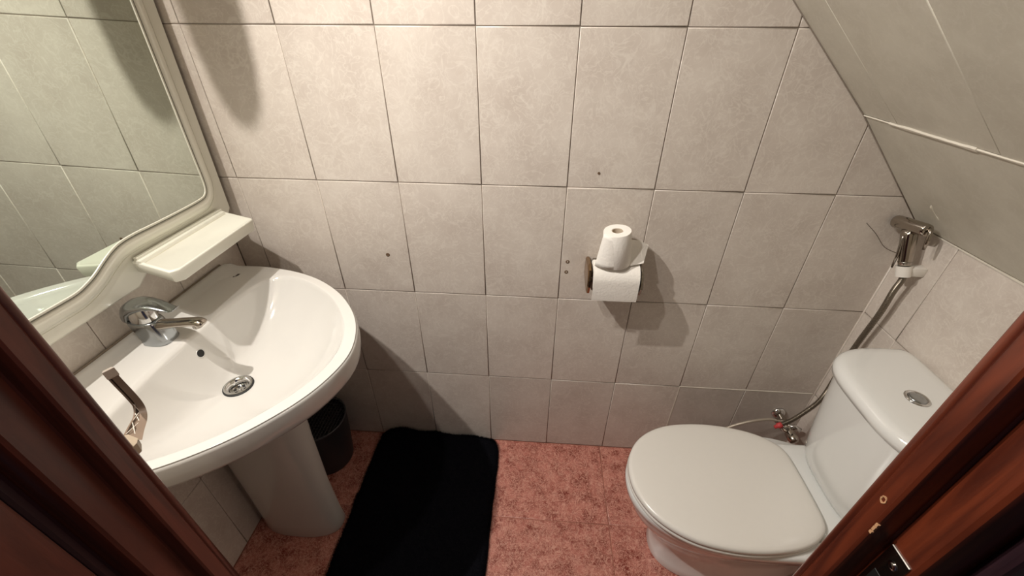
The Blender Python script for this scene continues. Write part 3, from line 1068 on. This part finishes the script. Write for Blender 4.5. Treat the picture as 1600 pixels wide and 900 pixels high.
bm = nb()
loft(bm, [body_ring(0.0, 1.098, 1.50, 0.098), body_ring(0.008, 1.094, 1.505, 0.101), body_ring(0.03, 1.098, 1.505, 0.097), body_ring(0.08, 1.098, 1.51, 0.088),
          body_ring(0.13, 1.075, 1.52, 0.094), body_ring(0.18, 1.042, 1.54, 0.114), body_ring(0.225, 1.014, 1.57, 0.136), body_ring(0.262, 1.000, 1.585, 0.149, 2.3),
          body_ring(0.275, 0.997, 1.588, 0.152, 2.25), body_ring(0.283, 0.990, 1.59, 0.159, 2.2), body_ring(0.297, 0.988, 1.59, 0.1615, 2.2), body_ring(0.306, 0.990, 1.59, 0.161, 2.2), body_ring(0.3105, 0.996, 1.587, 0.156, 2.2)])
obj('bowl', bm, m_porc_cool, toilet, smooth=True)
bm = nb()      # raised rear deck carrying the cistern
def rrect(x0, x1, hw, z, r=0.03, n=8, rf=None):
    out = []
    rf = rf or r
    for (cx, cy, a0, rr_) in ((x1 - r, hw - r, 0, r), (x0 + rf, hw - rf, 90, rf), (x0 + rf, -hw + rf, 180, rf), (x1 - r, -hw + r, 270, r)):
        for k in range(n + 1):
            a = math.radians(a0 + 90 * k / n)
            out.append(Vector((cx + cos(a) * rr_, TC + cy + sin(a) * rr_, z)))
    return out
loft(bm, [rrect(1.385, 1.592, 0.128, 0.29), rrect(1.385, 1.592, 0.130, 0.315), rrect(1.388, 1.592, 0.127, 0.3205), rrect(1.395, 1.588, 0.121, 0.323)])
obj('rear_deck', bm, m_porc_cool, toilet, smooth=True, auto=60)

# cistern: front bulges, tapers downwards
def cis(z, x0, x1, hw, sq=3.2, n=64):
    out = []
    cx = x1 - 0.055
    for k in range(n):
        a = 2 * pi * k / n
        c_, s_ = cos(a), sin(a)
        if c_ < 0:
            x = cx - abs(c_) ** (2 / 2.6) * (cx - x0)
            y = abs(s_) ** (2 / 3.4) * (1 if s_ > 0 else -1) * hw
        else:
            x = cx + abs(c_) ** (2 / 9) * (x1 - cx)
            y = abs(s_) ** (2 / 9) * (1 if s_ > 0 else -1) * hw
        out.append(Vector((x, TC + y, z)))
    return out
bm = nb()
loft(bm, [cis(0.3232, 1.470, 1.585, 0.104), cis(0.326, 1.456, 1.592, 0.116), cis(0.334, 1.446, 1.596, 0.125), cis(0.36, 1.436, 1.597, 0.133), cis(0.42, 1.428, 1.598, 0.140),
          cis(0.50, 1.420, 1.598, 0.146), cis(0.58, 1.413, 1.598, 0.151), cis(0.616, 1.410, 1.598, 0.153), cis(0.618, 1.415, 1.596, 0.149)])
obj('cistern', bm, m_porc_cool, toilet, smooth=True, auto=70)
bm = nb()
loft(bm, [cis(0.618, 1.405, 1.599, 0.156), cis(0.620, 1.399, 1.601, 0.161), cis(0.632, 1.397, 1.602, 0.163), cis(0.641, 1.400, 1.601, 0.161), cis(0.6475, 1.407, 1.599, 0.156), cis(0.6505, 1.418, 1.595, 0.148), cis(0.6520, 1.435, 1.588, 0.135), cis(0.6527, 1.46, 1.57, 0.11)])
clid = obj('cistern_lid', bm, m_porc_cool, toilet, smooth=True)
bm = nb(); lathe(bm, (1.503, -0.315, 0.651), (0, 0, 1), [(0, 0.0215), (0.003, 0.0215), (0.0048, 0.0195), (0.0044, 0.017), (0.0028, 0.0160)], 36, True, True)
btn = obj('flush_button_ring', bm, m_chrome, clid, smooth=True, auto=60)
bm = nb(); lathe(bm, (1.503, -0.315, 0.653), (0, 0, 1), [(0, 0.0152), (0.0022, 0.0150), (0.0034, 0.0125), (0.0038, 0.006)], 36)
obj('flush_button', bm, m_chrome_dull, clid, smooth=True, auto=60)

# ==================================================================== BIDET SPRAYER
spr = thing('bidet_sprayer', 'chrome handheld bidet sprayer hanging in a white clip beside the toilet', 'sprayer', (1.58, -0.07, 0.80))
hx = 1.562
A = Vector((hx, -0.072, 0.822)); B = Vector((hx - 0.008, -0.046, 0.896))
d_ = (B - A)
bm = nb()
tube(bm, [A - d_ * 0.14, A - d_ * 0.02, A, A + d_ * 0.15, A + d_ * 0.5, A + d_ * 0.85, B], [0.0095, 0.0105, 0.0118, 0.0124, 0.0140, 0.0152, 0.0140], 22)
obj('handle', bm, m_chrome_grey, spr, smooth=True)
bm = nb()
lathe(bm, A + d_ * 0.06, d_, [(0, 0.0121), (0.0004, 0.0130), (0.0028, 0.0131), (0.0032, 0.0122)], 24)
obj('handle_ring', bm, m_chrome_dark, spr, smooth=True)
H0 = Vector((1.549, -0.008, 0.899)); H1 = Vector((1.556, -0.084, 0.911))
bm = nb()
dh = (H1 - H0)
tube(bm, [H0, H0 + dh * 0.02, H0 + dh * 0.08, H0 + dh * 0.5, H0 + dh * 0.92, H0 + dh * 0.98, H1], [0.0125, 0.0142, 0.0148, 0.0142, 0.0136, 0.0125, 0.010], 24)
head = obj('spray_head', bm, m_chrome_grey, spr, smooth=True, auto=60)
bm = nb(); lathe(bm, H0 - dh * 0.004, -dh, [(0, 0.0112), (0.0008, 0.0108), (0.0008, 0.006)], 20)
obj('spray_face', bm, m_black, head)
bm = nb()
tube(bm, [H1 + Vector((0, 0.003, 0.006)), H1 + Vector((0.0, -0.007, -0.002)), H1 + Vector((0.0, -0.011, -0.020)), H1 + Vector((0.001, -0.013, -0.038))], [0.003, 0.0042, 0.0040, 0.0028], 10)
obj('trigger', bm, m_chrome_grey, spr, smooth=True)
bm = nb()
tube(bm, [A + Vector((-0.016, 0.008, -0.012)), A + Vector((-0.018, 0.010, 0.02)), A + Vector((-0.020, 0.018, 0.055)), A + Vector((-0.016, 0.026, 0.072))], [0.0022, 0.0032, 0.0034, 0.0026], 10)
obj('trigger_lever', bm, m_chrome_dark, spr, smooth=True)
clipp = nb()
lathe(clipp, A - d_ * 0.34, d_, [(0, 0.0138), (0.024, 0.0150), (0.024, 0.0122), (0, 0.0108)], 24, True, True)
box(clipp, (hx + 0.006, -0.086, 0.799), (XR, -0.066, 0.820), 0.002)
tag(obj('sprayer_clip', clipp, simple('white_clip', srgb(232, 228, 220), 0.3), None, smooth=True, auto=40), 'white plastic wall clip holding the bidet sprayer', 'bracket')
# corrugated hose
hose_pts = [tuple(A - d_ * 0.1), tuple(A - d_ * 0.42), (1.566, -0.080, 0.755), (1.571, -0.076, 0.69), (1.574, -0.066, 0.60), (1.576, -0.060, 0.52), (1.577, -0.060, 0.44), (1.570, -0.066, 0.385),
            (1.550, -0.075, 0.351), (1.509, -0.085, 0.303), (1.478, -0.089, 0.279)]
hp2 = spline(hose_pts, 60)
bm = nb()
rads = [0.0056 + 0.0012 * (1 if (i // 2) % 2 else 0) for i in range(len(hp2))]
tube(bm, hp2, rads, 10)
hose = obj('shower_hose', bm, simple('hose_steel', srgb(132, 124, 112), 0.3, metal=0.9), spr, smooth=True, label='ribbed metal hose')
# valve on back wall
valve = thing('angle_valve', 'chrome angle valve low on the back wall behind the toilet lid', 'valve', (1.53, 0, 0.23))
vb = Vector((1.530, 0.0, 0.232))
bm = nb(); lathe(bm, vb, (0, -1, 0), [(0, 0.021), (0.004, 0.0205), (0.010, 0.015), (0.0125, 0.009)], 26)
obj('wall_flange', bm, m_chrome, valve, smooth=True)
bm = nb(); lathe(bm, vb, (0.08, -1, -0.15), [(0.005, 0.010), (0.028, 0.010), (0.029, 0.0135), (0.048, 0.0135), (0.050, 0.0105), (0.068, 0.0105), (0.070, 0.0145), (0.092, 0.0150), (0.099, 0.012), (0.101, 0.004)], 22)
obj('valve_body', bm, m_chrome_grey, valve, smooth=True, auto=50)
bm = nb(); tube(bm, [vb + Vector((0.0, -0.036, 0)), vb + Vector((-0.026, -0.038, 0.004))], [0.009, 0.0075], 12)
obj('outlet', bm, m_chrome_grey, valve, smooth=True, auto=50)
bm = nb(); tube(bm, [vb + Vector((0.002, -0.060, -0.008)), vb + Vector((-0.022, -0.070, 0.008)), vb + Vector((-0.044, -0.084, 0.036))], [0.0085, 0.0085, 0.0070], 14)
obj('outlet', bm, m_chrome_grey, valve, smooth=True, auto=50)
bm = nb(); lathe(bm, (1.482, -0.0885, 0.2815), (-0.75, -0.1, -0.5), [(0, 0.0078), (0.012, 0.0080), (0.014, 0.0055), (0.022, 0.005)], 14)
obj('washer', bm, m_red, valve, smooth=True, label='red rubber washer')
bm = nb(); tube(bm, [vb + Vector((0.006, -0.050, -0.004)), vb + Vector((0.022, -0.055, 0.0)), vb + Vector((0.040, -0.062, -0.004))], [0.007, 0.0095, 0.006], 12)
obj('valve_lever', bm, m_chrome, valve, smooth=True)
bm = nb()
tube(bm, spline([vb + Vector((-0.018, -0.038, 0.004)), (1.480, -0.040, 0.243), (1.42, -0.05, 0.240), (1.365, -0.052, 0.210), (1.33, -0.054, 0.170), (1.315, -0.054, 0.11), (1.312, -0.054, 0.05), (1.312, -0.054, 0.002)], 8), 0.0042, 12)
tag(obj('supply_hose', bm, simple('braided_hose', srgb(190, 180, 164), 0.4, metal=0.4, bump=0.5, scale=400), None, smooth=True), 'thin braided supply hose curving left from the angle valve', 'hose')

# ==================================================================== PAPER HOLDER AND ROLLS
holder = thing('paper_holder', 'tarnished chrome toilet paper holder on the tiled back wall', 'paper holder', (0.93, 0, 0.74))
for x, s in ((0.868, -1), (0.991, 1)):
    bm = nb()
    hexp = [(-0.002, 0.774), (-0.050, 0.780), (-0.072, 0.774), (-0.086, 0.752), (-0.088, 0.735), (-0.078, 0.712), (-0.066, 0.704), (-0.045, 0.708), (-0.002, 0.722)]
    loft(bm, [[Vector((x - s * 0.002, y, z)) for y, z in hexp], [Vector((x + s * 0.003, y, z)) for y, z in hexp],
              [Vector((x + s * 0.006, y * 0.86 - 0.008 if y < -0.01 else y, 0.748 + (z - 0.748) * 0.8)) for y, z in hexp]])
    obj('side_plate', bm, m_bronze if s < 0 else m_chrome_dark, holder, label='brownish reflective side plate' if s < 0 else 'chrome side plate')
bm = nb(); tube(bm, [(0.866, -0.050, 0.748), (0.992, -0.050, 0.748)], 0.006, 14)
obj('spindle', bm, m_chrome, holder, smooth=True)
bm = nb(); box(bm, (0.880, -0.004, 0.715), (0.980, 0.0, 0.77), 0.001, 1)
obj('back_plate', bm, m_chrome_dark, holder)
# hung roll
roll = thing('hung_paper_roll', 'white toilet paper roll hung in the holder with its end sheet folded down', 'toilet roll', (0.93, -0.05, 0.748))
bm = nb()
lathe(bm, (0.8755, -0.050, 0.748), (1, 0, 0), [(0, 0.018), (0, 0.036), (0.001, 0.0375), (0.108, 0.0375), (0.109, 0.036), (0.109, 0.018), (0.108, 0.016), (0.001, 0.016)], 44, False, False)
bmesh.ops.remove_doubles(bm, verts=bm.verts, dist=1e-6)
obj('roll_body', bm, m_paper, roll, smooth=True, auto=50)
bm = nb()
secs = []
for k in range(17):
    a = pi * 0.62 - pi * 0.62 * k / 16
    secs.append((-0.050 - cos(a - 0) * 0 - sin(pi / 2 - a) * 0.0390 * 1 if False else -0.050 - 0.0390 * cos(a), 0.748 + 0.0390 * sin(a)))
secs.append((-0.0895, 0.728)); secs.append((-0.0890, 0.708)); secs.append((-0.0880, 0.698))
rr = []
for y, z in secs:
    rr.append([Vector((0.8760, y, z)), Vector((0.90, y - 0.0004, z)), Vector((0.93, y - 0.0006, z)), Vector((0.96, y - 0.0004, z)), Vector((0.9850, y, z)),
               Vector((0.9850, y + 0.0008, z - 0.0004)), Vector((0.93, y + 0.0006, z - 0.0004)), Vector((0.8760, y + 0.0008, z - 0.0004))])
loft(bm, rr)
obj('loose_end', bm, m_paper, roll, smooth=True, auto=60)
# upright spare roll standing on the hung one
up = thing('spare_paper_roll', 'partly used white toilet paper roll standing upright on top of the holder', 'toilet roll', (0.922, -0.056, 0.788))
bm = nb()
base = Vector((0.929, -0.052, 0.7865)); top = Vector((0.9195, -0.056, 0.874))
ax = top - base; Lx = ax.length
lathe(bm, base, ax, [(0.002, 0.013), (0, 0.016), (0, 0.0325), (0.002, 0.0340), (Lx - 0.002, 0.0320), (Lx, 0.0310), (Lx, 0.0135), (Lx - 0.002, 0.0125), (Lx - 0.03, 0.0120)], 44, True, True)
obj('roll_body', bm, m_paper, up, smooth=True, auto=50)
bm = nb(); lathe(bm, base + ax * 0.5, ax, [(0, 0.0126), (Lx * 0.5 - 0.001, 0.0126), (Lx * 0.5 - 0.001, 0.0118), (0.001, 0.0118)], 32, False, True)
obj('cardboard_core', bm, m_card, up, smooth=True, auto=50)
# loose sheet peeling from the roll, flaring to both sides at the foot
bm = nb()
n1_, n2_ = 14, 9
g = []
for j in range(n2_):
    v = j / (n2_ - 1)
    row = []
    for i in range(n1_):
        u = i / (n1_ - 1)
        c0 = base + ax * (0.96 - 0.96 * v)
        ang = math.radians(200 + 70 * u)
        r0 = 0.0345 + 0.022 * v * (1 - u) ** 1.3
        p = Vector((c0.x + cos(ang) * r0, c0.y + sin(ang) * r0 * 0.9, c0.z))
        row.append(bm.verts.new(p))
    g.append(row)
for j in range(n2_ - 1):
    for i in range(n1_ - 1):
        bm.faces.new((g[j][i], g[j][i + 1], g[j + 1][i + 1], g[j + 1][i]))
sheet = obj('loose_sheet', bm, m_paper, up, smooth=True)
md = sheet.modifiers.new('th', 'SOLIDIFY'); md.thickness = 0.0008
bm = nb()
pts = [(0.945, -0.030, 0.840), (0.985, -0.020, 0.832), (1.006, -0.022, 0.822), (0.992, -0.060, 0.793), (0.960, -0.070, 0.7905), (0.94, -0.050, 0.79)]
loft(bm, [[Vector(p) for p in pts], [Vector(p) + Vector((0, 0.001, 0.0004)) for p in pts]])
obj('torn_sheet', bm, m_paper, up, label='crumpled sheet corner sticking out to the right')

# ==================================================================== HOOK
hook = thing('coat_hook', 'taupe plastic coat hook rising beside the door frame in front of the washbasin', 'hook', (0.365, YF, 0.955))
def path_pts(ps, n=6): return spline(ps, n)
HPTS = [(0.371, -0.712, 0.952), (0.362, -0.7, 0.95), (0.355, -0.688, 0.95), (0.348, -0.68, 0.951), (0.347, -0.678, 0.959), (0.346, -0.678, 0.972), (0.343, -0.678, 0.991), (0.342, -0.678, 1.003)]
hp3 = spline(HPTS, 4)
VW = Vector((-0.62, 0.39, -0.52)).normalized()
def hook_piece(u0, u1, v0, v1, i0=0, i1=None):
    i1 = len(hp3) if i1 is None else i1
    rings_ = []
    for i in range(i0, i1):
        p = hp3[i]
        t = (hp3[min(i + 1, len(hp3) - 1)] - hp3[max(i - 1, 0)]).normalized()
        uu = -t.cross(VW).normalized()
        k = 1 - min(1, i / (len(hp3) * 0.55))
        a, b = u0(k), u1(k)
        rings_.append([p + uu * a + VW * v0, p + uu * b + VW * v0, p + uu * b + VW * v1, p + uu * a + VW * v1])
    b_ = nb(); loft(b_, rings_); return b_, rings_
SGN = 1 if hp3[-1].lerp(hp3[0], 0.5).x < 9 else 1
LW = lambda k: -(0.0018 + 0.0058 * k)
b1, _ = hook_piece(lambda k: -0.0003, lambda k: 0.0050 + 0.0012 * k, 0.0, 0.0060)
obj('arm', b1, m_hook, hook, smooth=True, auto=40)
b1, rg = hook_piece(lambda k: LW(k), lambda k: 0.0004, 0.0034, 0.0050)
obj('recessed_web', b1, m_hook, hook, smooth=True, auto=40)
b1, _ = hook_piece(lambda k: LW(k) - 0.0010, lambda k: LW(k) + 0.0002, 0.0, 0.0062)
obj('side_flange', b1, m_hook, hook, smooth=True, auto=40)
bm = nb()
for i0_ in (2, 7, 12):
    for a, b in ((rg[i0_][0], rg[i0_ + 5][1]), (rg[i0_][1], rg[i0_ + 5][0])):
        tube(bm, [a - VW * 0.0026, b - VW * 0.0026], 0.00035, 6)
obj('stiffening_ribs', bm, m_hook_tip, hook)
bm = nb()
tp = hp3[-1]; td = (hp3[-1] - hp3[-3]).normalized(); tu = -td.cross(VW).normalized()
loft(bm, [[tp + td * d_h + tu * (0.0014 + a * 0.0046 * k_) + VW * (0.003 + b * 0.0038 * k_) for a, b in ((-1, -1), (1, -1), (1, 1), (-1, 1))] for d_h, k_ in ((-0.008, 0.9), (-0.007, 1.0), (0.001, 1.0), (0.0030, 0.7))])
obj('hook_tip', bm, m_hook_tip, hook, smooth=False, label='paler worn tip')
bm = nb()
hx6 = [(cos(pi / 3 * k + 0.4) * 0.0125, sin(pi / 3 * k + 0.4) * 0.0125) for k in range(6)]
loft(bm, [[Vector((0.3640 + a, YF + 0.0005, 0.946 + b)) for a, b in hx6], [Vector((0.3640 + a, YF + 0.007, 0.946 + b)) for a, b in hx6], [Vector((0.3640 + a * 0.7, YF + 0.012, 0.947 + b * 0.7)) for a, b in hx6]])
obj('base_plate', bm, simple('hook_base', srgb(184, 168, 146), 0.45, var=0.2, scale=90), hook, label='hexagonal base')

# ==================================================================== BIN
bin_ = thing('waste_bin', 'dark grey plastic waste basket with a lattice top behind the washbasin pedestal', 'bin', (0.05, -0.11, 0))
bc = Vector((0.047, -0.108, 0))
bm = nb()
lathe(bm, bc, (0, 0, 1), [(0, 0.070), (0.002, 0.076), (0.11, 0.087), (0.198, 0.0915), (0.198, 0.0895), (0.11, 0.085), (0.004, 0.073), (0.003, 0.01)], 44, True, True)
obj('basket_body', bm, m_bin, bin_, smooth=True, auto=50)
bm = nb()
lathe(bm, bc + Vector((0, 0, 0.196)), (0, 0, 1), [(0, 0.0905), (0.006, 0.0930), (0.009, 0.0925), (0.009, 0.0900), (0, 0.0885)], 48, False, False)
obj('rim', bm, simple('bin_rim', srgb(74, 73, 76), 0.35), bin_, smooth=True)
# black lattice lid/liner seen inside
bm = nb()
for k in range(-8, 9):
    x = k * 0.0105
    l = sqrt(max(0.088 ** 2 - x * x, 0))
    tube(bm, [bc + Vector((x, -l, 0.196)), bc + Vector((x, 0, 0.1975)), bc + Vector((x, l, 0.196))], 0.0018, 4)
    tube(bm, [bc + Vector((-l, x, 0.196)), bc + Vector((0, x, 0.1985)), bc + Vector((l, x, 0.196))], 0.0018, 4)
obj('mesh_lid', bm, simple('bin_mesh', srgb(34, 32, 34), 0.35), bin_, kind='stuff')
bm = nb(); lathe(bm, bc + Vector((0, 0, 0.188)), (0, 0, 1), [(0, 0.084), (0.001, 0.083)], 32)
obj('bin_liner', bm, m_black, bin_)

# ==================================================================== RUG
rx0, rx1, ry0, ry1 = 0.198, 0.633, -0.70, -0.006
bm = nb()
nx_, ny_ = 60, 90
random.seed(3)
def rug_edge(x, y):
    return x, y
def rug_h(u, v, x, y):
    e = min(u, 1 - u) * (rx1 - rx0)
    e2 = min(v, 1 - v) * (ry1 - ry0)
    k = min(1, e / 0.018) ** 0.5 * min(1, e2 / 0.018) ** 0.5
    h = 0.006 + 0.011 * k
    h += 0.004 * noise.noise(Vector((x * 18, y * 18, 0))) * k + 0.0015 * noise.noise(Vector((x * 90, y * 90, 3)))
    # far edge rides up against the wall
    up_ = sstep(0.93, 1.0, v)
    h += up_ * (0.016 + 0.022 * math.exp(-((u - 0.2) / 0.16) ** 2) + 0.012 * noise.noise(Vector((x * 9, 0.3, 1.7))))
    return max(h, 0.003)
def rug_xy(u, v):
    x = rx0 + (rx1 - rx0) * u
    y = ry0 + (ry1 - ry0) * v
    # rounded corners and slightly wavy edges
    c = 0.05
    dx = max(0, abs(u - 0.5) * (rx1 - rx0) - ((rx1 - rx0) / 2 - c))
    dy = max(0, abs(v - 0.5) * (ry1 - ry0) - ((ry1 - ry0) / 2 - c))
    if dx > 0 and dy > 0:
        m3 = max(dx, dy); l = sqrt(dx * dx + dy * dy)
        k = 1 - (l - m3) / l
        x -= (1 if u > 0.5 else -1) * dx * (1 - k)
        y -= (1 if v > 0.5 else -1) * dy * (1 - k)
    x += 0.004 * noise.noise(Vector((0, y * 14, 2.0 + round(u)))) * abs(u - 0.5) * 2
    y += 0.006 * noise.noise(Vector((x * 16, 0, 5.0 + round(v)))) * abs(v - 0.5) * 2 - 0.003
    y += (0.02 * (u - 0.5) * -1) * v * 0
    return x, y
g = []
for j in range(ny_ + 1):
    row = []
    for i in range(nx_ + 1):
        u, v = i / nx_, j / ny_
        x, y = rug_xy(u, v)
        row.append(bm.verts.new((x, y, rug_h(u, v, x, y))))
    g.append(row)
for j in range(ny_):
    for i in range(nx_):
        bm.faces.new((g[j][i], g[j][i + 1], g[j + 1][i + 1], g[j + 1][i]))
edge = [g[0][i] for i in range(nx_ + 1)] + [g[j][nx_] for j in range(1, ny_ + 1)] + [g[ny_][i] for i in range(nx_ - 1, -1, -1)] + [g[j][0] for j in range(ny_ - 1, 0, -1)]
low = [bm.verts.new((v.co.x, v.co.y, 0.0003)) for v in edge]
for i in range(len(edge)):
    j = (i + 1) % len(edge)
    bm.faces.new((edge[i], low[i], low[j], edge[j]))
bm.faces.new(low)
rug = thing('bath_mat', 'black fluffy bath mat lying on the pink floor between sink and toilet', 'mat', ((rx0 + rx1) / 2, -0.35, 0))
obj('mat_base', bm, m_rug, rug, smooth=True)
# pile: crossed short blades
vsx, fcs = [], []
for k in range(52000):
    u, v = random.random(), random.random()
    if random.random() < 0.18:
        if random.random() < 0.5: u = random.choice((random.random() * 0.02, 1 - random.random() * 0.02))
        else: v = 1 - random.random() * 0.015
    x, y = rug_xy(u, v)
    z = rug_h(u, v, x, y) - 0.001
    a = random.uniform(0, 2 * pi); l = random.uniform(0.004, 0.009)
    ln = random.uniform(0.2, 1.0) * l
    b = random.uniform(0, 2 * pi)
    ox, oy = cos(b) * ln, sin(b) * ln
    ox += (0.5 if u > 0.985 else -0.5 if u < 0.015 else 0) * 0.006
    if y + oy > -0.002: oy = -0.002 - y
    w_ = 0.0006
    i0 = len(vsx)
    vsx += [((x + cos(a) * w_) * S, (y + sin(a) * w_) * S, z * S), ((x - cos(a) * w_) * S, (y - sin(a) * w_) * S, z * S), ((x + ox) * S, (y + oy) * S, (z + l * 0.8) * S)]
    fcs.append((i0, i0 + 1, i0 + 2))
me = bpy.data.meshes.new('pile')
off = world_loc(rug)
me.from_pydata([(a - off.x, b - off.y, c - off.z) for a, b, c in vsx], [], fcs)
me.materials.append(m_rug)
po_ = bpy.data.objects.new('pile', me); COL.objects.link(po_); po_.parent = rug; po_['kind'] = 'stuff'
